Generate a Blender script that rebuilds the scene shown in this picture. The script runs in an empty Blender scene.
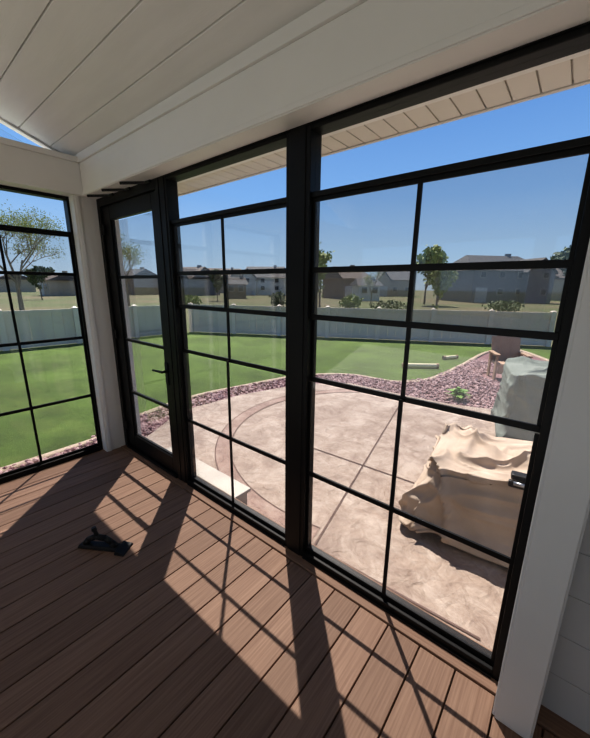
import bpy, bmesh, math, random
from mathutils import Vector, Matrix, noise
random.seed(7)
S=bpy.context.scene; C=S.collection
rad=math.radians
# ---------------------------------------------------------------- camera
CAM=Vector((0,-1.387,1.6)); FP=338.0
cam=bpy.data.objects.new('camera',bpy.data.cameras.new('camera')); C.objects.link(cam); S.camera=cam
cam.data.sensor_fit='VERTICAL'; cam.data.sensor_height=24; cam.data.lens=FP/738*24; cam.data.clip_start=.02; cam.data.clip_end=600
RM=Matrix.Rotation(rad(39.3),4,'Z')@Matrix.Rotation(rad(90-13.85),4,'X')@Matrix.Rotation(rad(.6),4,'Z')
cam.matrix_world=Matrix.Translation(CAM)@RM
PZ=-.35; LZ=-.42
def ray(x,y): return (RM.to_3x3()@Vector((x-295,369-y,-FP)))
def G(x,y,z=PZ):
    r=ray(x,y); t=(z-CAM.z)/r.z; return Vector((CAM.x+r.x*t,CAM.y+r.y*t))
def D(x,d):
    r=ray(x,286); r.z=0
    f=Vector((-math.sin(rad(39.3)),math.cos(rad(39.3)),0)); t=d/r.dot(f); return Vector((CAM.x+r.x*t,CAM.y+r.y*t))
# ---------------------------------------------------------------- materials
def mat(name,col,rough=.6,col2=None,scale=5,stretch=(1,1,1),bump=0,bscale=None,metal=0,detail=4,spec=.5,island=0,sub=None):
    m=bpy.data.materials.new(name); m.use_nodes=True; nt=m.node_tree; N=nt.nodes; L=nt.links
    b=N['Principled BSDF']; b.inputs['Roughness'].default_value=rough; b.inputs['Metallic'].default_value=metal
    b.inputs['Specular IOR Level'].default_value=spec
    b.inputs['Base Color'].default_value=(*col,1)
    tc=N.new('ShaderNodeTexCoord'); mp=N.new('ShaderNodeMapping'); mp.inputs['Scale'].default_value=stretch
    L.new(tc.outputs['Object'],mp.inputs['Vector'])
    if col2:
        n=N.new('ShaderNodeTexNoise'); n.inputs['Scale'].default_value=scale; n.inputs['Detail'].default_value=detail
        L.new(mp.outputs[0],n.inputs['Vector'])
        r=N.new('ShaderNodeValToRGB'); r.color_ramp.elements[0].position=.35; r.color_ramp.elements[1].position=.65
        r.color_ramp.elements[0].color=(*col,1); r.color_ramp.elements[1].color=(*col2,1)
        if island:
            g=N.new('ShaderNodeNewGeometry'); L.new(g.outputs['Random Per Island'],r.inputs['Fac'])
            r.color_ramp.elements[0].position=0; r.color_ramp.elements[1].position=1
        else: L.new(n.outputs['Fac'],r.inputs['Fac'])
        L.new(r.outputs[0],b.inputs['Base Color'])
    if bump:
        n2=N.new('ShaderNodeTexNoise'); n2.inputs['Scale'].default_value=bscale or scale; n2.inputs['Detail'].default_value=5
        L.new(mp.outputs[0],n2.inputs['Vector'])
        bp=N.new('ShaderNodeBump'); bp.inputs['Strength'].default_value=bump; bp.inputs['Distance'].default_value=.02
        L.new(n2.outputs['Fac'],bp.inputs['Height']); L.new(bp.outputs[0],b.inputs['Normal'])
    return m
M={}
M['white']=mat('white_paint',(.75,.735,.705),.45,(.78,.765,.735),3,bump=.03,bscale=60)
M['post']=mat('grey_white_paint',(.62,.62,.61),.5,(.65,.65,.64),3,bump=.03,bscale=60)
M['ceil']=mat('ceiling_boards',(.75,.735,.70),.5,(.79,.775,.74),2,(1,8,8),bump=.05,bscale=20)
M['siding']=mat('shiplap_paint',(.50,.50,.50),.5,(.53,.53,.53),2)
M['black']=mat('black_aluminium',(.004,.004,.0045),.45,(.006,.006,.006),8,spec=.25)
M['blackg']=mat('black_plastic',(.008,.008,.009),.5,(.016,.016,.016),30,bump=.1,bscale=200,spec=.3)
M['steel']=mat('dull_steel',(.35,.35,.36),.35,(.5,.5,.5),20,metal=1)
M['sofm']=mat('soffit_vinyl',(.62,.575,.52),.5,(.66,.615,.56),3)
M['roof']=mat('roof_shingle',(.06,.055,.05),.9,(.1,.09,.085),12,bump=.4)
# lawn: fine noise over broad patches
m=mat('lawn_grass',(.018,.048,.006),.9,(.155,.235,.04),13,bump=1,bscale=70,detail=15); M['lawn']=m
N=m.node_tree.nodes; L=m.node_tree.links
for n_ in N:
    if n_.type=='TEX_NOISE' : n_.inputs['Roughness'].default_value=1.0
wv=N.new('ShaderNodeTexNoise'); wv.inputs['Scale'].default_value=.7; wv.inputs['Detail'].default_value=10; wv.inputs['Roughness'].default_value=.7
tc=N.new('ShaderNodeTexCoord'); L.new(tc.outputs['Object'],wv.inputs['Vector'])
mr=N.new('ShaderNodeMapRange'); mr.inputs[1].default_value=.35; mr.inputs[2].default_value=.65; mr.inputs[3].default_value=.65; mr.inputs[4].default_value=1.35; L.new(wv.outputs['Fac'],mr.inputs[0])
hs=N.new('ShaderNodeHueSaturation'); L.new(mr.outputs[0],hs.inputs['Value']); b=N['Principled BSDF']; src=b.inputs['Base Color'].links[0].from_socket; L.new(src,hs.inputs['Color']); L.new(hs.outputs[0],b.inputs['Base Color'])
M['field']=mat('rough_field',(.17,.135,.08),.95,(.085,.12,.04),.09,bump=.5,bscale=3,detail=8)
M['rock']=mat('maroon_rock',(.18,.085,.09),.8,(.50,.35,.34),5,island=1)
M['bedb']=mat('bed_soil',(.16,.08,.085),.95,(.26,.16,.16),30,bump=.6)
M['curb']=mat('tan_curb',(.36,.28,.21),.85,(.45,.36,.27),8,bump=.3,bscale=40)
M['step']=mat('beige_step',(.42,.38,.33),.6,(.48,.44,.38),5)
M['fence']=mat('fence_vinyl',(.68,.585,.49),.5,(.72,.625,.53),3)
M['fpost']=mat('fence_post_vinyl',(.76,.66,.56),.5,(.80,.70,.60),3)
M['cover']=mat('tan_canvas',(.46,.365,.285),.9,(.56,.455,.365),5,bump=.5,bscale=12,spec=.1)
M['gcover']=mat('grey_green_canvas',(.19,.215,.19),.9,(.24,.265,.235),5,bump=.2,bscale=14,spec=.1)
M['tanp']=mat('tan_resin',(.38,.25,.17),.6,(.45,.31,.21),6)
M['tube']=mat('pale_yellow_plastic',(.74,.66,.42),.5,(.82,.74,.5),6)
M['bark']=mat('bark',(.12,.09,.07),.9,(.2,.16,.13),9,bump=.5,bscale=20)
M['barkl']=mat('pale_bark',(.20,.16,.11),.9,(.30,.25,.17),9,bump=.5,bscale=20)
M['leafL']=mat('spring_leaves',(.16,.22,.05),.7,(.32,.37,.11),3,island=1)
M['bud']=mat('green_buds',(.28,.31,.09),.8,(.46,.48,.18),3,island=1)
M['leafD']=mat('dark_leaves',(.05,.085,.03),.7,(.11,.15,.05),3,island=1)
M['leafP']=mat('weed_leaves',(.10,.24,.03),.6,(.2,.36,.06),3,island=1)
M['dglass']=mat('house_glass',(.03,.04,.05),.1,(.05,.06,.08),1)
M['trimw']=mat('house_trim',(.46,.45,.43),.6,(.50,.49,.47),1)
BP=.154
# deck
def deckmat(name,axis='X'):
    m=mat(name,(.2,.1,.07),.62); nt=m.node_tree; N=nt.nodes; L=nt.links; b=N['Principled BSDF']
    tc=N.new('ShaderNodeTexCoord'); sp=N.new('ShaderNodeSeparateXYZ'); L.new(tc.outputs['Object'],sp.inputs[0])
    of=N.new('ShaderNodeMath'); of.operation='ADD'; of.inputs[1].default_value=3.54; L.new(sp.outputs[axis],of.inputs[0])
    dv=N.new('ShaderNodeMath'); dv.operation='DIVIDE'; dv.inputs[1].default_value=BP; L.new(of.outputs[0],dv.inputs[0])
    fl=N.new('ShaderNodeMath'); fl.operation='FLOOR'; L.new(dv.outputs[0],fl.inputs[0])
    wn=N.new('ShaderNodeTexWhiteNoise'); wn.noise_dimensions='1D'; L.new(fl.outputs[0],wn.inputs['W'])
    mp=N.new('ShaderNodeMapping'); mp.inputs['Scale'].default_value=(75,2.0,1) if axis=='X' else (2.0,75,1); L.new(tc.outputs['Object'],mp.inputs[0])
    ad=N.new('ShaderNodeVectorMath'); ad.operation='ADD'; L.new(mp.outputs[0],ad.inputs[0]); L.new(wn.outputs['Color'],ad.inputs[1])
    n=N.new('ShaderNodeTexNoise'); n.inputs['Scale'].default_value=1.6; n.inputs['Detail'].default_value=7; L.new(ad.outputs[0],n.inputs['Vector'])
    r=N.new('ShaderNodeValToRGB'); r.color_ramp.elements[0].position=.25; r.color_ramp.elements[1].position=.75
    r.color_ramp.elements[0].color=(.185,.108,.074,1); r.color_ramp.elements[1].color=(.30,.192,.135,1); L.new(n.outputs['Fac'],r.inputs[0])
    hs=N.new('ShaderNodeHueSaturation'); mr=N.new('ShaderNodeMapRange'); mr.inputs[3].default_value=.88; mr.inputs[4].default_value=1.12
    L.new(wn.outputs['Value'],mr.inputs[0]); L.new(mr.outputs[0],hs.inputs['Value']); L.new(r.outputs[0],hs.inputs['Color']); L.new(hs.outputs[0],b.inputs['Base Color'])
    bp=N.new('ShaderNodeBump'); bp.inputs['Strength'].default_value=.25; bp.inputs['Distance'].default_value=.004; L.new(n.outputs['Fac'],bp.inputs['Height']); L.new(bp.outputs[0],b.inputs['Normal'])
    b.inputs['Specular IOR Level'].default_value=.2
    return m
M['deck']=deckmat('deck_boards'); M['deckb']=deckmat('deck_border','Y')
# stamped concrete
def patiomat(name,c1,c2,c3):
    m=mat(name,c1,.6,spec=.3); nt=m.node_tree; N=nt.nodes; L=nt.links; b=N['Principled BSDF']
    tc=N.new('ShaderNodeTexCoord')
    n=N.new('ShaderNodeTexNoise'); n.inputs['Scale'].default_value=2.8; n.inputs['Detail'].default_value=14; n.inputs['Roughness'].default_value=.8; n.inputs['Distortion'].default_value=.5
    L.new(tc.outputs['Object'],n.inputs['Vector'])
    r=N.new('ShaderNodeValToRGB'); e=r.color_ramp.elements; e[0].position=.39; e[0].color=(*c1,1); e[1].position=.61; e[1].color=(*c3,1)
    k=e.new(.5); k.color=(*c2,1); L.new(n.outputs['Fac'],r.inputs[0]); L.new(r.outputs[0],b.inputs['Base Color'])
    n2=N.new('ShaderNodeTexNoise'); n2.inputs['Scale'].default_value=7; n2.inputs['Detail'].default_value=11; n2.inputs['Distortion'].default_value=.9
    L.new(tc.outputs['Object'],n2.inputs['Vector'])
    bp=N.new('ShaderNodeBump'); bp.inputs['Strength'].default_value=.9; bp.inputs['Distance'].default_value=.04; L.new(n2.outputs['Fac'],bp.inputs['Height']); L.new(bp.outputs[0],b.inputs['Normal'])
    return m
M['patio']=patiomat('stamped_concrete',(.235,.17,.135),(.325,.25,.20),(.425,.35,.29))
M['band']=patiomat('stamped_band',(.20,.125,.10),(.275,.185,.15),(.34,.25,.205))
M['joint']=mat('joint_line',(.11,.07,.06),.9,(.15,.10,.085),10)
def glassmat(name,tint,g=.06,haze=.02):
    m=bpy.data.materials.new(name); m.use_nodes=True; nt=m.node_tree; N=nt.nodes; L=nt.links; N.remove(N['Principled BSDF'])
    t=N.new('ShaderNodeBsdfTransparent'); t.inputs[0].default_value=(*tint,1)
    gl=N.new('ShaderNodeBsdfGlossy'); gl.inputs['Roughness'].default_value=.03; gl.inputs['Color'].default_value=(.9,.9,.9,1)
    df=N.new('ShaderNodeBsdfDiffuse'); df.inputs['Color'].default_value=(.7,.7,.7,1)
    lw=N.new('ShaderNodeLayerWeight'); lw.inputs['Blend'].default_value=.12
    mu=N.new('ShaderNodeMath'); mu.operation='MULTIPLY_ADD'; mu.inputs[1].default_value=.3; mu.inputs[2].default_value=g*.3; L.new(lw.outputs['Fresnel'],mu.inputs[0])
    m1=N.new('ShaderNodeMixShader'); L.new(mu.outputs[0],m1.inputs[0]); L.new(t.outputs[0],m1.inputs[1]); L.new(gl.outputs[0],m1.inputs[2])
    m2=N.new('ShaderNodeMixShader'); m2.inputs[0].default_value=haze; L.new(m1.outputs[0],m2.inputs[1]); L.new(df.outputs[0],m2.inputs[2])
    L.new(m2.outputs[0],N['Material Output'].inputs[0]); return m
M['vinyl']=glassmat('smoke_vinyl',(.875,.87,.865),.13,.02)
M['glass']=glassmat('clear_glass',(.96,.965,.97),.03,.002)
# ---------------------------------------------------------------- helpers
class MB:
    def __init__(s): s.v=[]; s.f=[]
    def box(s,a,b):
        x0,y0,z0=a; x1,y1,z1=b; n=len(s.v)
        s.v+=[(x0,y0,z0),(x1,y0,z0),(x1,y1,z0),(x0,y1,z0),(x0,y0,z1),(x1,y0,z1),(x1,y1,z1),(x0,y1,z1)]
        s.f+=[tuple(n+i for i in q) for q in ((3,2,1,0),(4,5,6,7),(0,1,5,4),(1,2,6,5),(2,3,7,6),(3,0,4,7))]; return s
    def tube(s,p,q,r0,r1=None,n=8,cap=True):
        r1=r0 if r1 is None else r1; p=Vector(p);q=Vector(q); d=(q-p).normalized()
        a=d.orthogonal().normalized(); b=d.cross(a); k=len(s.v)
        for c,r in ((p,r0),(q,r1)):
            for i in range(n):
                t=2*math.pi*i/n; s.v.append(tuple(c+a*math.cos(t)*r+b*math.sin(t)*r))
        for i in range(n):
            j=(i+1)%n; s.f.append((k+i,k+j,k+n+j,k+n+i))
        if cap: s.f.append(tuple(k+i for i in range(n))[::-1]); s.f.append(tuple(k+n+i for i in range(n)))
        return s
    def prism(s,pts,z0,z1):
        k=len(s.v); n=len(pts); s.v+=[(p[0],p[1],z0) for p in pts]+[(p[0],p[1],z1) for p in pts]
        s.f.append(tuple(range(k,k+n))[::-1]); s.f.append(tuple(range(k+n,k+2*n)))
        for i in range(n): j=(i+1)%n; s.f.append((k+i,k+j,k+n+j,k+n+i))
        return s
    def hull(s,A,B):
        k=len(s.v); n=len(A); s.v+=[tuple(p) for p in A]+[tuple(p) for p in B]
        s.f.append(tuple(range(k,k+n))[::-1]); s.f.append(tuple(range(k+n,k+2*n)))
        for i in range(n): j=(i+1)%n; s.f.append((k+i,k+j,k+n+j,k+n+i))
        return s
    def build(s,name,m,parent=None,bevel=0,smooth=False,loc=None):
        me=bpy.data.meshes.new(name); me.from_pydata(s.v,[],s.f)
        bm=bmesh.new(); bm.from_mesh(me); bmesh.ops.recalc_face_normals(bm,faces=bm.faces)
        big=[f for f in bm.faces if len(f.verts)>8]
        if big: bmesh.ops.triangulate(bm,faces=big)
        bm.to_mesh(me); bm.free()
        me.materials.append(M[m] if isinstance(m,str) else m)
        o=bpy.data.objects.new(name,me); C.objects.link(o)
        if parent: o.parent=parent
        if loc is not None: o.location=loc
        if smooth:
            for p in me.polygons: p.use_smooth=True
        if bevel:
            b=o.modifiers.new('bevel','BEVEL'); b.width=bevel; b.segments=2; b.limit_method='ANGLE'
        return o
def tag(o,label=None,cat=None,group=None,kind=None):
    if label:o['label']=label
    if cat:o['category']=cat
    if group:o['group']=group
    if kind:o['kind']=kind
    return o
def empty(name,loc=(0,0,0),rz=0):
    o=bpy.data.objects.new(name,None); C.objects.link(o); o.location=loc; o.rotation_euler=(0,0,rz); o.empty_display_size=.1; return o
def B(a,b): return MB().box(a,b)
# ---------------------------------------------------------------- room
WT=2.30; XL=-3.44; XC=-3.33; YB=-4.6; XR=2.2
mb=MB(); x=XL-.1
while x<XR: mb.box((x,YB,-.025),(x+BP-.006,-.085,0)); x+=BP
mb.box((XL-.1,YB,-.10),(XR,.12,-.03))
tag(mb.build('floor','deck',bevel=.003),'brown composite deck board floor of the porch','floor',kind='structure')
tag(B((XC,-.08,-.03),(XR,.10,.008)).build('trim_1','deckb',bevel=.003),'brown border board under the window wall','trim',kind='structure')
# columns
mb=MB().box((XL-.16,-.2,0),(XC,.14,2.34)).box((XL-.02,-.215,0),(XC+.006,-.185,2.34)).box((XC-.04,-.2,0),(XC+.012,-.17,2.34))
tag(mb.build('trim_2','white',bevel=.003),'white corner post between left window and door','post',kind='structure')
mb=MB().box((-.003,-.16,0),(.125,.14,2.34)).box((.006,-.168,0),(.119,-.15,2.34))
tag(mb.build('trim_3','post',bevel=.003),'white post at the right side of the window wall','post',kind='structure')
# beams
BT=2.60
mb=MB().box((XL-.1,-.15,WT+.0),(XR,.14,BT-.06)).box((XL-.1,-.165,BT-.06),(XR,.14,BT)).box((XL-.1,-.156,WT+.005),(XR,-.14,WT+.03))
tag(mb.build('trim_4','white',bevel=.003),'long white header beam above the window wall','beam',kind='structure')
mb=MB().box((XL-.16,YB,WT),(XC+.05,-.15,BT-.06)).box((XL-.16,YB,BT-.06),(XC+.065,-.15,BT-.02))
tag(mb.build('trim_5','white',bevel=.003),'white header beam above the left window','beam',kind='structure')
# shiplap wall right of the post
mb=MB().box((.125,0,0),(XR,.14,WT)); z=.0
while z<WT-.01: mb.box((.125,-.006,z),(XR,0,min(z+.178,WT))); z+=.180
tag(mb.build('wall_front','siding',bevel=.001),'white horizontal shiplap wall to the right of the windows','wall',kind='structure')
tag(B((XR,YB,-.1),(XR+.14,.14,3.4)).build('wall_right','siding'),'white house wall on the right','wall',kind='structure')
mb=MB().box((XL-.16,YB-.14,-.1),(XR+.14,YB,1.15)).box((XL-.16,YB-.14,2.3),(XR+.14,YB,2.9))
for xx in (XL-.16,-2.1,-.6,.9,XR-.1): mb.box((xx,YB-.14,1.15),(xx+.24,YB,2.3))
tag(mb.build('wall_back','white'),'unseen white half wall at the back of the porch with openings added for light','wall',kind='structure')  # unseen back wall, openings added and sized to let daylight in
# ceiling: two slopes, boards along X
SL=.37; RY=-2.375; Z0=2.605
def cz(y): return Z0+SL*(-.15-y) if y>RY else Z0+SL*(-.15-RY)-SL*(RY-y)
mb=MB(); w=.19; y=-.10
def slab(mb,ya,yb,t0,t1,x0,x1):
    A=[(x0,ya,cz(ya)+t0),(x0,yb,cz(yb)+t0),(x0,yb,cz(yb)+t1),(x0,ya,cz(ya)+t1)]
    mb.hull(A,[(x1,p[1],p[2]) for p in A])
while y>RY+.01:
    yb=max(y-w+.006,RY); slab(mb,y,yb,0,.015,XL-.02,XR); y-=w
y=RY
while y>YB: yb=max(y-w+.006,YB-.1); slab(mb,y-1e-4,yb,0,.015,XL-.02,XR); y-=w
slab(mb,-.10,RY,.016,.03,XL-.02,XR); slab(mb,RY-1e-4,YB-.1,.016,.03,XL-.02,XR)
tag(mb.build('ceiling','ceil',bevel=.002),'vaulted white tongue and groove board ceiling','ceiling',kind='structure')
mb=MB(); x0=XL-.12; x1=XR+.5
slab(mb,.42,RY,.06,.17,x0,x1); slab(mb,RY-1e-4,YB-.5,.06,.17,x0,x1)
tag(mb.build('roof','roof'),'shingled gable roof over the porch','roof',kind='structure')
# soffit
mb=MB(); x=XL-.12
while x<XR+.4: mb.box((x,.10,WT+.03),(x+.089,.385,WT+.04)); x+=.095
mb.box((XL-.12,.10,WT+.042),(XR+.5,.385,WT+.055))
tag(mb.build('soffit','sofm',bevel=.002),'beige ribbed vinyl soffit under the eave','soffit',kind='structure')
tag(B((XL-.12,.385,WT+.025),(XR+.5,.405,WT+.13)).build('fascia','sofm'),'beige fascia board along the eave','fascia',kind='structure')
# rake trim over gable glass
mb=MB()
for ya,yb in ((-.15,RY),(RY,YB)):
    A=[(XL-.06,ya,cz(ya)-.018),(XL-.06,yb,cz(yb)-.018),(XL-.06,yb,cz(yb)+.01),(XL-.06,ya,cz(ya)+.01)]
    mb.hull(A,[(XL+.0,p[1],p[2]) for p in A])
tag(mb.build('trim_6','white'),'white sloping trim around the gable window','trim',kind='structure')
w5=empty('window_5',(XL-.03,0,0)); tag(w5,'triangular gable window above the left beam','window',kind='structure')
A=[(0,-.3,BT-.02),(0,YB+.15,BT-.02),(0,RY,cz(RY)-.03)]
MB().hull(A,[(.008,p[1],p[2]) for p in A]).build('pane','glass',w5)
# ---------------------------------------------------------------- windows
def window(name,loc,rz,W,sashes,label):
    t=empty(name,loc,rz); tag(t,label,'window',kind='structure')
    j=.028
    fr=MB().box((0,-.025,.0),(j,.06,WT)).box((W-j,-.025,.0),(W,.06,WT)).box((j,-.025,.0),(W-j,.06,.045)).box((j,-.025,WT-.025),(W-j,.06,WT)).box((j,-.012,2.0),(W-j,.03,2.024))
    fr.box((j,-.035,0),(W-j,-.025,.02))
    fr.build('window_frame','black',t,bevel=.003)
    B((j,.012,2.024),(W-j,.016,WT-.025)).build('transom_pane','glass',t)
    lows=[s[0] for s in sashes]
    for i,(z0,z1) in enumerate(sashes):
        y=.0 if i!=1 else .016; s=.014; r=.013
        m=MB().box((j,y,z0-r),(W-j,y+.011,z0+r)).box((j,y,z0+r),(j+s,y+.011,z1-r)).box((W-j-s,y,z0+r),(W-j,y+.011,z1-r))
        if z1 not in lows: m.box((j,-.002 if i==1 else y,z1-r),(W-j,y+.011,z1+r))
        o=m.build('sash','black',t,bevel=.002)
        B((W/2-.009,y+.001,z0),(W/2+.009,y+.010,z1)).build('muntin','black',o)
        B((j+s,y+.005,z0+r),(W-j-s,y+.0065,z1-r)).build('vinyl_pane','vinyl',o)
    return t
SA=[(1.447,1.995),(1.117,1.675),(.565,1.117),(.055,.565)]
SB=[(1.675,1.995),(1.117,1.675),(.565,1.117),(.055,.565)]
window('window_1',(XL,-1.22,0),rad(90),1.015,SB,'black four-panel window in the left wall')
window('window_2',(-2.265,0,0),0,1.11,SA,'black four-panel window between the door and the middle post')
window('window_3',(-1.065,0,0),0,1.063,SA,'large black four-panel window right of the middle post')
window('window_4',(XL,-2.40,0),rad(90),1.015,SB,'unseen black four-panel window added for light further back in the left wall')  # out of view, added to bring daylight into the porch
mb=MB().box((XL-.16,-1.385,0),(XL+.06,-1.22,WT)).box((XL-.16,YB,0),(XL+.06,-2.40,WT))
tag(mb.build('wall_left','white'),'white left wall between the windows','wall',kind='structure')
mb=MB().box((-1.158,-.03,0),(-1.062,.065,2.33))
tag(mb.build('trim_7','black',bevel=.003),'black middle post between the two large windows','post',kind='structure')
mb=MB().box((-2.325,-.03,0),(-2.262,.065,2.305))
tag(mb.build('trim_8','black',bevel=.003),'black post between door and window','post',kind='structure')
tag(B((XC,-.032,WT-.005),(0,.09,WT+.012)).build('trim_9','black'),'black head channel above the windows','trim',kind='structure')
# door
d=empty('door_1',(XC,0,0)); tag(d,'black glazed porch door with four panes','door',kind='structure')
DW=1.005
MB().box((0,-.035,0),(.055,.07,WT)).box((DW-.045,-.035,0),(DW,.07,WT)).box((.055,-.035,2.235),(DW-.045,.07,WT)).build('door_frame','black',d,bevel=.003)
B((.055,-.045,0),(DW-.055,.08,.03)).build('threshold','black',d,bevel=.003)
gx0,gx1,gz0,gz1=.19,.87,.17,2.12
lf=MB().box((.06,-.02,.035),(gx0,.02,2.23)).box((gx1,-.02,.035),(DW-.05,.02,2.23)).box((gx0,-.02,.035),(gx1,.02,gz0)).box((gx0,-.02,gz1),(gx1,.02,2.23)).build('door_leaf','black',d,bevel=.004)
for a,b in ((1.655,gz1),(1.11,1.655),(.61,1.11),(gz0,.61)):
    o=MB().box((gx0,-.008,a-.012),(gx1,.012,a+.012)).box((gx0,-.008,a),(gx0+.012,.012,b)).box((gx1-.012,-.008,a),(gx1,.012,b)).build('glazing_bar','black',d)
    B((gx0+.012,.0,a+.012),(gx1-.012,.0015,b-.012)).build('pane','vinyl',o)
h=MB().box((DW-.125,-.028,.82),(DW-.085,-.018,1.0)).tube((DW-.105,-.02,.93),(DW-.105,-.07,.93),.011).tube((DW-.105,-.065,.93),(DW-.245,-.065,.925),.011,.008).build('door_handle','blackg',d,bevel=.002)
for z in (.25,1.15,2.05): MB().tube((.058,-.038,z-.045),(.058,-.038,z+.045),.009).box((.02,-.039,z-.04),(.1,-.034,z+.04)).build('hinge','blackg',d)
for xx in (.12,.40,.70): MB().tube((xx,-.145,WT-.010),(xx+.15,-.04,WT-.010),.010).tube((xx+.15,-.04,WT-.010),(xx+.22,-.04,WT-.010),.010).build('head_bracket','blackg',d)
# ---------------------------------------------------------------- hand tool on deck
t=empty('hand_tool',(-2.04,-.76,.001),rad(33)); tag(t,'low black hand tool with a flat base and short raised handle lying on the deck','tool')
MB().hull([(-.16,-.028,.0),(.12,-.030,.0),(.13,.030,.0),(-.15,.028,.0)],[(-.15,-.022,.024),(.11,-.024,.026),(.12,.024,.026),(-.14,.022,.024)]).build('base','blackg',t,bevel=.006)
mb=MB(); P=[(-.12,0,.02),(-.09,0,.055),(-.04,0,.078),(.02,0,.072),(.06,0,.045),(.09,0,.022)]
for a,b in zip(P,P[1:]): mb.tube(a,b,.018,.018,12)
mb.build('grip','blackg',t,smooth=True)
mb=MB().tube((-.03,0,.075),(-.045,.0,.125),.014,.011,12).tube((-.045,0,.123),(-.048,0,.142),.016,.013,12); mb.build('knob','blackg',t)
MB().hull([(.10,-.05,.0),(.165,-.055,.0),(.165,.055,.0),(.10,.05,.0)],[(.105,-.045,.026),(.16,-.05,.012),(.16,.05,.012),(.105,.045,.026)]).build('brush_head','blackg',t,bevel=.002)
# ---------------------------------------------------------------- ground
tag(B((-220,-220,-.60),(220,220,-.47)).build('field','field'),'rough brown field beyond the fence','ground',kind='structure')
FC=[Vector((-13.9,-9)),Vector((-12.9,7.2)),Vector((-.6,13.6)),Vector((9,18.6))]
lw=MB().prism([(-13.9,-9),(-12.9,7.2),(-.6,13.6),(9,18.6),(22,10),(22,-9)],-.5,LZ)
tag(lw.build('lawn','lawn'),'green mown lawn inside the fence','lawn',kind='structure')
pe=[G(*p) for p in ((152,433),(170,419),(195,407),(240,395),(300,384),(350,383),(400,394),(450,404),(490,409),(545,418))]
pp=[Vector((-3.6,.12)),Vector((-4.0,.3))]+pe+[Vector((3.5,5.5)),Vector((4.2,.12))]
tag(MB().prism([tuple(p) for p in pp],-.5,PZ).build('patio','patio'),'stamped tan and pink concrete patio outside the windows','patio',kind='structure')
def inside(p,poly):
    c=False; n=len(poly)
    for i in range(n):
        a=poly[i];b=poly[i-1]
        if (a.y>p.y)!=(b.y>p.y) and p.x<(b.x-a.x)*(p.y-a.y)/(b.y-a.y)+a.x: c=not c
    return c
def strip(mb,pts,w,z,closed=False,clip=None,clip2=None):
    n=len(pts); L=[];R=[]
    for i,p in enumerate(pts):
        a=pts[i-1] if (i>0 or closed) else p; b=pts[(i+1)%n] if (i<n-1 or closed) else p
        t=(b-a).normalized(); q=Vector((-t.y,t.x)); L.append(p+q*w/2);R.append(p-q*w/2)
    k=len(mb.v); mb.v+=[(p.x,p.y,z) for p in L]+[(p.x,p.y,z) for p in R]
    for i in range(n if closed else n-1):
        j=(i+1)%n
        if clip and not all(inside(q,clip) for q in (L[i],L[j],R[i],R[j])): continue
        if clip2 and not all(inside(q,clip2) for q in (pts[i],pts[j])): continue
        mb.f.append((k+i,k+j,k+n+j,k+n+i))
def seg(a,b,n=60): return [a.lerp(b,i/n) for i in range(n+1)]
pat=bpy.data.objects['patio']
cc=G(382,438); R0=(G(234,425)-cc).length
J0=G(306,560);J1=G(405,396)
clipL=[J0+(J0-J1)*3,J1+(J1-J0)*2,Vector((-12,14)),Vector((-12,-6))]
def circ(r,n=300): return [cc+Vector((math.cos(a),math.sin(a)))*r for a in [2*math.pi*i/n for i in range(n)]]
mb=MB(); strip(mb,circ(R0),.18,PZ+.004,True,pp,clipL); mb.build('ring_band','band',pat)
mb=MB()
strip(mb,circ(R0-.09),.014,PZ+.006,True,pp,clipL); strip(mb,circ(R0+.09),.014,PZ+.006,True,pp,clipL)
for a,b in ((J0-(J1-J0),J1+(J1-J0)),(G(312,448),G(520,520)),(G(230,500),G(480,640))): strip(mb,seg(a,b,120),.016,PZ+.0068,False,pp)
mb.build('score_joint','joint',pat)
# rock bed
ob=[Vector((-5.0,.55))]+[G(*p,LZ) for p in ((143,416),(190,399),(240,388),(300,377),(350,376),(395,383),(430,380),(462,366),(487,353),(515,350),(560,366))]
bed=[Vector((-3.6,.12)),Vector((-3.6,-6)),Vector((-4.55,-6)),Vector((-4.6,0))]+ob+[Vector((3.6,5.5))]+pe[::-1]+[Vector((-4.0,.3))]
tag(MB().prism([tuple(p) for p in bed],-.5,-.405).build('rock_bed','bedb'),'soil of the rock bed around the patio','ground',kind='structure')
bm=bmesh.new(); bmesh.ops.create_icosphere(bm,subdivisions=1,radius=1); iv=[v.co.copy() for v in bm.verts]; fi=[tuple(v.index for v in f.verts) for f in bm.faces]; bm.free()
chp=Vector((-1.0,7.4)); wdp=G(457,401,-.40)
mb=MB(); n=0; tries=0
while n<12000 and tries<120000:
    tries+=1; p=Vector((random.uniform(-5.1,3.5),random.uniform(-2.5,9)))
    if not inside(p,bed) or (p-chp).length<.5 or (p-wdp).length<.06: continue
    n+=1; r=random.uniform(.02,.042); k=len(mb.v); sx,sy,sz=[random.uniform(.7,1.3)*r for _ in range(3)]; rot=Matrix.Rotation(random.random()*6,3,(random.random(),random.random(),random.random()+.1))
    z=-.40+random.uniform(0,.02)
    for v in iv:
        q=rot@Vector((v.x*sx*random.uniform(.85,1.1),v.y*sy,v.z*sz*.8)); mb.v.append((p.x+q.x,p.y+q.y,z+q.z))
    mb.f+=[tuple(k+i for i in f) for f in fi]
tag(mb.build('landscape_rock','rock'),'dusty maroon landscape rock filling the bed around the patio','rocks',kind='stuff')
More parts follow.
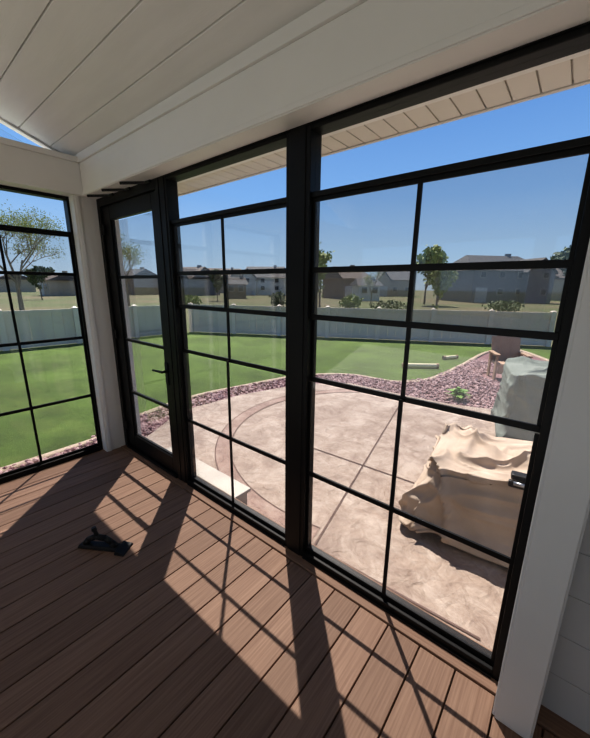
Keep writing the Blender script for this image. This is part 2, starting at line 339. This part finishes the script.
# curb: one continuous smooth ribbon
def smoothpts(P,n=8):
    out=[]
    for i in range(len(P)-1):
        p0=P[max(0,i-1)];p1=P[i];p2=P[i+1];p3=P[min(len(P)-1,i+2)]
        for k in range(n):
            t=k/n; out.append(.5*((2*p1)+(p2-p0)*t+(2*p0-5*p1+4*p2-p3)*t*t+(3*p1-p0-3*p2+p3)*t**3))
    return out+[P[-1]]
cpts=smoothpts([Vector((-4.55,-6)),Vector((-4.6,0))]+ob)
mb=MB(); strip(mb,cpts,.12,0); k=len(mb.v)//2; mb2=MB()
for i in range(k):
    a=mb.v[i]; c=mb.v[k+i]; mb2.v+=[(a[0],a[1],-.5),(a[0],a[1],-.385),(a[0]*.75+c[0]*.25,a[1]*.75+c[1]*.25,-.37),(a[0]*.25+c[0]*.75,a[1]*.25+c[1]*.75,-.37),(c[0],c[1],-.385),(c[0],c[1],-.5)]
for i in range(k-1):
    for q in range(5): mb2.f.append((i*6+q,i*6+q+1,i*6+q+7,i*6+q+6))
tag(mb2.build('curb','curb',smooth=True),'tan concrete edging between lawn and rock bed','curb',kind='structure')
# step
t=empty('porch_step',(-2.66,.32,PZ)); tag(t,'pale beige step outside the black porch door','step')
B((-.62,-.16,0),(.62,.12,.13)).build('riser','step',t,bevel=.004)
B((-.64,-.17,.13),(.64,.15,.165)).build('tread','step',t,bevel=.008)
# fence
def fence(a,b,label,h=1.22):
    L=(b-a).length; ang=math.atan2(b.y-a.y,b.x-a.x); t=empty('vinyl_fence',(a.x,a.y,LZ-.03),ang); tag(t,label,'fence')
    n=max(1,round(L/2.1)); s=L/n
    for i in range(n+1):
        MB().box((i*s-.075,-.075,0),(i*s+.075,.075,h+.03)).hull([(i*s-.085,-.085,h+.03),(i*s+.085,-.085,h+.03),(i*s+.085,.085,h+.03),(i*s-.085,.085,h+.03)],[(i*s-.01,-.01,h+.08),(i*s+.01,-.01,h+.08),(i*s+.01,.01,h+.08),(i*s-.01,.01,h+.08)]).build('post','fpost',t)
    for i in range(n):
        x0=i*s+.075;x1=(i+1)*s-.075; m=MB().box((x0,-.04,.05),(x1,.04,.17)).box((x0,-.04,h-.11),(x1,.04,h))
        k=6; w=(x1-x0)/k
        for q in range(k): m.box((x0+q*w+.003,-.014,.17),(x0+(q+1)*w-.003,.014,h-.11))
        m.build('panel','fence',t)
fence(FC[0],FC[1]+Vector((-.03,-.4)),'pale vinyl privacy fence on the left side of the lawn')
fence(FC[1],FC[2],'pale vinyl privacy fence across the back of the lawn')
fence(FC[2]+Vector((.28,.15)),FC[3],'pale vinyl fence behind the covered furniture on the far right')
# ---------------------------------------------------------------- cloth covers
def ridge(v,p=3): return (1-abs(noise.noise(v))*2)**p
def cover(name,loc,rz,L,Dp,H,taper,m,label,cat,seed=1,flare=.05,amp=1,e=.16,dip=0,shift=0,T=.5,slope=0):
    t=empty(name,loc,rz); tag(t,label,cat)
    NU,NV=280,90; mb=MB()
    for j in range(NV+1):
        f=j/NV
        if f<T: q=f/T; z=.05+q*(H-.07); sc=1-taper*q**1.1+flare*(1-q)**2; sh=-shift*q
        else:
            q=(f-T)/(1-T); z=H-.03+.03*min(1,q*6); sc=(1-taper)*(1-q*.985); sh=-shift
        for i in range(NU):
            a=2*math.pi*i/NU+.01; cx=math.copysign(abs(math.cos(a))**e,math.cos(a)); cy=math.copysign(abs(math.sin(a))**e,math.sin(a))
            x=cx*L/2*(1-(1-sc)*.5) if f<T else cx*L/2*(1-taper*.5)*(sc/(1-taper)); y=cy*Dp/2*sc+sh
            side=1-(f/T)*.45 if f<T else .0
            u=(x if abs(cy)>.97 else y+3)
            fold=side*((ridge(Vector((u*3.6+seed+z*.8,cx+cy,z*.5)),4)-.4)*.075+noise.noise(Vector((u*2.1+seed,cx*2+cy,z)))*.06+(ridge(Vector((u*2.2+z*3.6,z*3.2-u,seed)),4)-.3)*.045)*amp
            zz=z*(1+slope*x)
            if f>=T*.85: zz+=((ridge(Vector((x*1.6+y*1.2+seed,y*1.9-x*.4,0)),5)-.3)*.05+(ridge(Vector((x*2.8-y*3.1,y*2+seed,2)),5)-.2)*.04+(ridge(Vector((x*4.2+y*3,y*4-x*2+seed,5)),5)-.2)*.02+noise.noise(Vector((x*2,y*2,3)))*.045)*amp - dip*max(0,1-(x/L*2)**2)*max(0,1-(y/Dp*2)**2)
            if j<3: zz+=noise.noise(Vector((u*3,seed,cx+cy)))*.08
            ln=max(.01,math.hypot(cx,cy))
            mb.v.append((x+cx/ln*fold,y+cy/ln*fold,max(.02,zz)))
    for j in range(NV):
        for i in range(NU):
            k=(i+1)%NU; mb.f.append((j*NU+i,j*NU+k,(j+1)*NU+k,(j+1)*NU+i))
    mb.f.append(tuple(NV*NU+i for i in range(NU)))
    o=mb.build('cover',m,t,smooth=True)
    sm=o.modifiers.new('smooth','SMOOTH'); sm.factor=.5; sm.iterations=2
    sd=o.modifiers.new('solid','SOLIDIFY'); sd.thickness=.004
    return t
g=cover('covered_grill',(-.08,1.72,PZ),rad(6),1.62,1.12,.70,.22,'cover','pale tan canvas cover draped over a low boxy grill nearest the window','covered grill',seed=2.3,flare=.15,dip=.06,amp=1.45,e=.2,shift=.04,slope=.14)
for sx in (-.5,.5):
    for sy in (-.32,.32): MB().tube((sx,sy-.02,.045),(sx,sy+.02,.045),.045,.045,14).tube((sx,sy,.05),(sx,sy,.2),.012).build('caster','blackg',g)
bk=MB().box((-.14,-.50,.65),(-.01,-.42,.69)).box((-.15,-.52,.60),(.0,-.48,.65)).build('buckle','blackg',g,bevel=.012)
MB().tube((-.12,-.525,.64),(-.03,-.525,.64),.014,.014,12).build('clip','steel',bk,smooth=True)
g2=cover('covered_furniture',(.12,3.95,PZ),rad(12),1.5,1.2,.98,.10,'gcover','grey-green canvas cover over patio furniture behind the tan grill','covered furniture',seed=5,flare=.06,amp=.8,e=.16)
for sx in (-.4,.4):
    for sy in (-.35,.35): MB().tube((sx,sy,0),(sx,sy,.3),.02).build('leg','blackg',g2)
# patio chair
ch=empty('patio_chair',(-1.0,7.4,-.40),rad(25)); tag(ch,'tan resin patio chair standing in the rocks near the far fence','chair')
mb=MB()
for i in range(6): x=-.29+i*.098; mb.box((x,-.02,.36),(x+.096,.0,1.04-.018*abs(i-2.5)**2))
o=mb.build('backrest','tanp',ch); o.rotation_euler=(rad(-14),0,0); o.location=(0,.15,0)
B((-.29,-.30,.33),(.29,.2,.38)).build('seat','tanp',ch)
B((-.27,-.29,.16),(.27,-.26,.33)).build('apron','tanp',ch)
for sx in (-.31,.31):
    B((sx-.05,-.3,.56),(sx+.05,.25,.59)).build('armrest','tanp',ch)
    for sy in (-.25,.2): B((sx-.02,sy-.05,0),(sx+.02,sy+.05,.57)).build('leg','tanp',ch)
# tubes on lawn
def tube_item(x,y,L,ang,label,r=.05):
    t=empty('garden_tube',(x,y,LZ),ang); tag(t,label,'tube',group=None)
    MB().tube((-L/2,0,r+.01),(L/2,0,r+.01),r,r,20).build('body','tube',t,smooth=False)
    for s in (-1,1): MB().tube((s*(L/2-.05),0,r+.01),(s*(L/2+.01),0,r+.01),r+.01,r+.01,20).build('end_cap','tanp',t)
p=G(420,368,LZ); tube_item(p.x,p.y,.9,rad(38),'longer pale yellow tube lying on the lawn beside the rock bed',.055)
p=G(450,359,LZ); tube_item(p.x,p.y,.5,rad(60),'shorter pale yellow tube lying at the curb near the tan chair',.045)
# weed
t=empty('weed_plant',(wdp.x,wdp.y,-.40)); tag(t,'small bright green plant growing in the maroon rocks','plant')
mb=MB()
for i in range(90):
    a=random.random()*6.28; l=random.uniform(.14,.30); e=random.uniform(.3,1.2); c,s=math.cos(a),math.sin(a); k=len(mb.v); w=.035
    mx,mz=math.cos(e)*l*.5,math.sin(e)*l*.7+.03; tx,tz=math.cos(e)*l,math.sin(e)*l*.8+.03
    mb.v+=[(0,0,.03),(c*mx-s*w,s*mx+c*w,mz+.02),(c*tx,s*tx,tz),(c*mx+s*w,s*mx-c*w,mz+.02)]; mb.f.append((k,k+1,k+2,k+3))
mb.build('leaves','leafP',t); MB().tube((0,0,0),(0,0,.12),.008,.004).build('stem','leafP',t)
# ---------------------------------------------------------------- trees
def branch(mb,p,d,L,r,depth,tips,spread=.55):
    q=p+d*L; mb.tube(p,q,r,r*.65,5,False); tips.append(q)
    if depth==0: return
    for i in range(3 if depth>1 else 4):
        nd=(d+Vector((random.uniform(-1,1),random.uniform(-1,1),random.uniform(-.25,.7)))*spread).normalized()
        branch(mb,p+d*L*random.uniform(.55,1),nd,L*random.uniform(.6,.82),r*.55,depth-1,tips,spread)
def tree(px,d,H,label,leaf=None,depth=5,nl=6,sz=.25,name='tree',spread=.55,wid=1.0,bark='bark'):
    p=D(px,d); t=empty(name,(p.x,p.y,-.48)); tag(t,label,'tree')
    mb=MB(); tips=[]; branch(mb,Vector((0,0,0)),Vector((0,0,1)),H*.28,H*.014,depth,tips,spread)
    mz=max(q.z for q in tips); k=H/mz; mb.v=[(a*k*wid,b*k*wid,c*k) for a,b,c in mb.v]
    mb.build('trunk',bark,t)
    if leaf:
        f=MB()
        for q in tips:
            if q.z*k<H*.25: continue
            for _ in range(nl):
                c=Vector((q.x*k*wid,q.y*k*wid,q.z*k))+Vector([random.gauss(0,H*.03) for _ in range(3)]); a=Vector([random.uniform(-1,1) for _ in range(3)]).normalized()*sz; b=a.orthogonal().normalized()*sz*.6; n=len(f.v)
                f.v+=[tuple(c-a),tuple(c+b),tuple(c+a),tuple(c-b)]; f.f.append((n,n+1,n+2,n+3))
        f.build('foliage',leaf,t)
tree(18,24,7.8,'tall budding tree seen through the left window','bud',6,5,.055,'budding_tree',.65,1.3,'barkl')
tree(127,30,6.6,'bare tree seen through the top pane of the door','bud',5,5,.06,'budding_tree',.6,1,'barkl')
tree(320,22,4.6,'yellow-green young tree right of the black middle post','leafL',5,6,.12,'leafy_tree',.45)
tree(426,42,6.4,'round green tree behind the slim young tree','leafL',5,7,.24,'leafy_tree')
tree(438,18,3.1,'slim spring green tree in front of the dark roofed house','leafL',4,7,.1,'leafy_tree',.4)
tree(217,46,3.8,'dark bushy tree beside the small distant house seen left of the post','leafD',4,12,.25,'leafy_tree')
tree(572,36,6.0,'green tree at the far right above the fence','leafD',5,6,.3,'leafy_tree')
tree(40,44,4.0,'dark green tree low behind the budding tree','leafD',4,12,.22,'leafy_tree')
tree(372,44,4.4,'thin bare budding tree between the small white shed and the beige house','bud',5,2,.06,'budding_tree',.5,1,'barkl')
# shrubs
def shrub(px,d,w,h,label,leaf='leafD'):
    p=D(px,d); t=empty('shrub',(p.x,p.y,-.48)); tag(t,label,'shrub')
    f=MB()
    for _ in range(420):
        u=Vector([random.gauss(0,1) for _ in range(3)]).normalized()*random.uniform(.4,1); c=Vector((u.x*w/2*random.uniform(.6,1.2),u.y*w/2,h*.5+u.z*h*.5)); a=Vector([random.uniform(-1,1) for _ in range(3)]).normalized()*.14; b=a.orthogonal().normalized()*.08; n=len(f.v)
        f.v+=[tuple(c-a),tuple(c+b),tuple(c+a),tuple(c-b)]; f.f.append((n,n+1,n+2,n+3))
    f.build('foliage',leaf,t); MB().tube((0,0,0),(0,0,h*.5),.06,.03).build('stem','bark',t)
random.seed(3)
for px,d,w,h,lb,lf in ((188,32,2.4,1.2,'green shrub at the left edge of the window beside the door','leafL'),(278,33,1.8,1.6,'tall dark shrub beyond the fence nearest the middle post','leafD'),(352,31,2.2,1.4,'green shrub beside the yellow-green tree','leafL'),(392,28,3.4,1.0,'low wide dark shrub in front of the beige house','leafD'),(508,29,3.0,1.1,'low dark shrub below the large grey house','leafD')): shrub(px,d,w,h,lb,lf)
# ---------------------------------------------------------------- houses
def hm(n,c,c2=None): 
    M[n]=mat(n,c,.8,tuple(min(1,k*1.12) for k in c),2,(1,1,12),bump=.1); return n
def house(px,d,W,Dp,wh,rh,rot,wall,roof,label,garage=True,hip=.0,name='house',wing=0):
    p=D(px,d); t=empty(name,(p.x,p.y,-.48),rad(39.3)+rad(rot)); tag(t,label,'house')
    B((-W/2,-Dp/2,0),(W/2,Dp/2,wh)).build('wall',wall,t)
    e=.4; A=[(-W/2-e,-Dp/2-e,wh),(W/2+e,-Dp/2-e,wh),(W/2+e,Dp/2+e,wh),(-W/2-e,Dp/2+e,wh)]; T=[(-W/2+hip,-.05,wh+rh),(W/2-hip,-.05,wh+rh),(W/2-hip,.05,wh+rh),(-W/2+hip,.05,wh+rh)]
    MB().hull(A,T).build('roof',roof,t)
    if wing:
        x0,x1=(-W/2,-W/2+W*.36) if wing<0 else (W/2-W*.36,W/2); xm=(x0+x1)/2; yf=-Dp/2-1.2
        MB().hull([(x0,yf,0),(x1,yf,0),(x1,yf,wh-.2),(xm,yf,wh+rh*.6),(x0,yf,wh-.2)],[(x0,-Dp/2,0),(x1,-Dp/2,0),(x1,-Dp/2,wh-.2),(xm,-Dp/2,wh+rh*.6),(x0,-Dp/2,wh-.2)]).build('gable_wing',wall,t)
        MB().hull([(x0-.3,yf-.2,wh-.4),(xm,yf-.2,wh+rh*.65),(x1+.3,yf-.2,wh-.4),(x1+.3,yf-.2,wh-.2),(xm,yf-.2,wh+rh*.75),(x0-.3,yf-.2,wh-.2)],[(x0-.3,0,wh-.4),(xm,0,wh+rh*.65),(x1+.3,0,wh-.4),(x1+.3,0,wh-.2),(xm,0,wh+rh*.75),(x0-.3,0,wh-.2)]).build('wing_roof',roof,t)
    fl=[1.1] if wh<3.6 else [1.1,3.4 if wh>4.2 else 2.6]
    nw=max(2,int(W/2.4))
    for z in fl:
        for i in range(nw):
            x=-W/2+(i+.5)*W/nw
            if garage and z<2 and i==0: continue
            yf=-Dp/2-(1.2 if wing and (x<-W/2+W*.36 if wing<0 else x>W/2-W*.36) else 0)
            hgt=.9
            o=B((x-.45,yf-.06,z),(x+.45,yf,z+hgt)).build('window','trimw',t)
            B((x-.38,yf-.09,z+.07),(x+.38,yf-.05,z+hgt-.07)).build('pane','dglass',o)
    if garage:
        x=-W/2+.5*W/nw; yf=-Dp/2-(1.2 if wing<0 else 0); B((x-.9,yf-.06,0),(x+.9,yf,2.1)).build('door','trimw',t)
    B((W*.2,-.3,wh+rh*.4),(W*.2+.6,.3,wh+rh+.3)).build('chimney',wall,t)
for n,c in (('w_beige',(.40,.33,.25)),('w_grey',(.17,.175,.19)),('w_brown',(.22,.155,.11)),('w_white',(.60,.58,.54)),('w_tan',(.46,.39,.30)),('r_dark',(.04,.037,.037)),('r_grey',(.065,.065,.07)),('r_brown',(.10,.075,.06))): hm(n,c)
house(488,54,11.5,9,4.4,2.4,8,'w_grey','r_dark','large grey house with a dark roof seen over the fence through the right window',hip=1.5,wing=1)
house(394,80,7.6,8,3.5,2.5,-12,'w_beige','r_grey','beige house with a grey roof left of the large grey house',hip=.3,wing=-1)
house(345,60,4.8,8,3.3,2.0,20,'w_brown','r_brown','brown gabled house behind the yellow-green young tree')
house(194,70,6.6,8,3.3,2.2,-25,'w_grey','r_brown','small house with brown roof beside the door post',hip=.3,wing=1)
house(266,78,9,8,3.7,2.4,-5,'w_white','r_grey','pale house with a grey roof seen left of the middle post',hip=.3,wing=-1)
house(236,56,3.0,4,2.2,1.1,10,'w_brown','r_dark','small brown shed between two distant houses',garage=False,name='shed')
house(64,60,4.0,6,2.5,1.3,-35,'w_beige','r_brown','low beige house seen at the right of the left window')
house(140,70,4.5,7,3.2,1.8,-30,'w_brown','r_dark','brown house seen through the door glass')
house(225,95,9,8,4.0,2.4,12,'w_tan','r_brown','tan house with a brown roof far behind the small shed',wing=1)
house(366,52,3.2,3,2.2,1.0,10,'w_white','r_grey','small white shed between the brown house and the beige house',garage=False,name='shed')
house(550,66,9,8,4.0,2.2,20,'w_tan','r_brown','tan house with a brown roof right of the large grey house',wing=-1)
house(14,82,8,7,2.8,1.4,-45,'w_tan','r_brown','low tan house far behind the tall budding tree')
# ---------------------------------------------------------------- light
el=rad(57.2); az=rad(45)
sd=Vector((-math.sin(az)*math.cos(el),math.cos(az)*math.cos(el),math.sin(el)))
sun=bpy.data.objects.new('sun',bpy.data.lights.new('sun','SUN')); C.objects.link(sun); sun.data.energy=8.8; sun.data.angle=rad(.53); sun.data.color=(1,.94,.87)
sun.rotation_euler=sd.to_track_quat('Z','Y').to_euler()
# added unseen fill light low behind the camera, brightens ceiling and beams
al=bpy.data.objects.new('floor_uplight',bpy.data.lights.new('floor_uplight','AREA')); C.objects.link(al); al.data.shape='RECTANGLE'; al.data.size=4.5; al.data.size_y=1.8; al.data.energy=29; al.data.color=(1,.955,.90)
al.location=(-.8,-3.5,.3); al.rotation_euler=Vector((.0,-.25,-.95)).to_track_quat('Z','Y').to_euler()
w=bpy.data.worlds.new('world'); S.world=w; w.use_nodes=True; N=w.node_tree.nodes; L=w.node_tree.links
tc=N.new('ShaderNodeTexCoord'); sp=N.new('ShaderNodeSeparateXYZ'); L.new(tc.outputs['Generated'],sp.inputs[0])
r=N.new('ShaderNodeValToRGB'); L.new(sp.outputs['Z'],r.inputs[0]); e=r.color_ramp.elements
e[0].position=0; e[0].color=(.60,.77,.94,1); e[1].position=1; e[1].color=(.05,.13,.38,1)
for p,c in ((.08,(.46,.68,.94)),(.22,(.26,.50,.90)),(.45,(.13,.32,.74))): k=e.new(p); k.color=(*c,1)
bg=N['Background']; L.new(r.outputs[0],bg.inputs[0]); bg.inputs[1].default_value=.86
S.view_settings.view_transform='Standard'; S.view_settings.exposure=0
try: S.view_settings.look='Medium High Contrast'
except Exception as ex: S.view_settings.look='None'; print('look',ex)
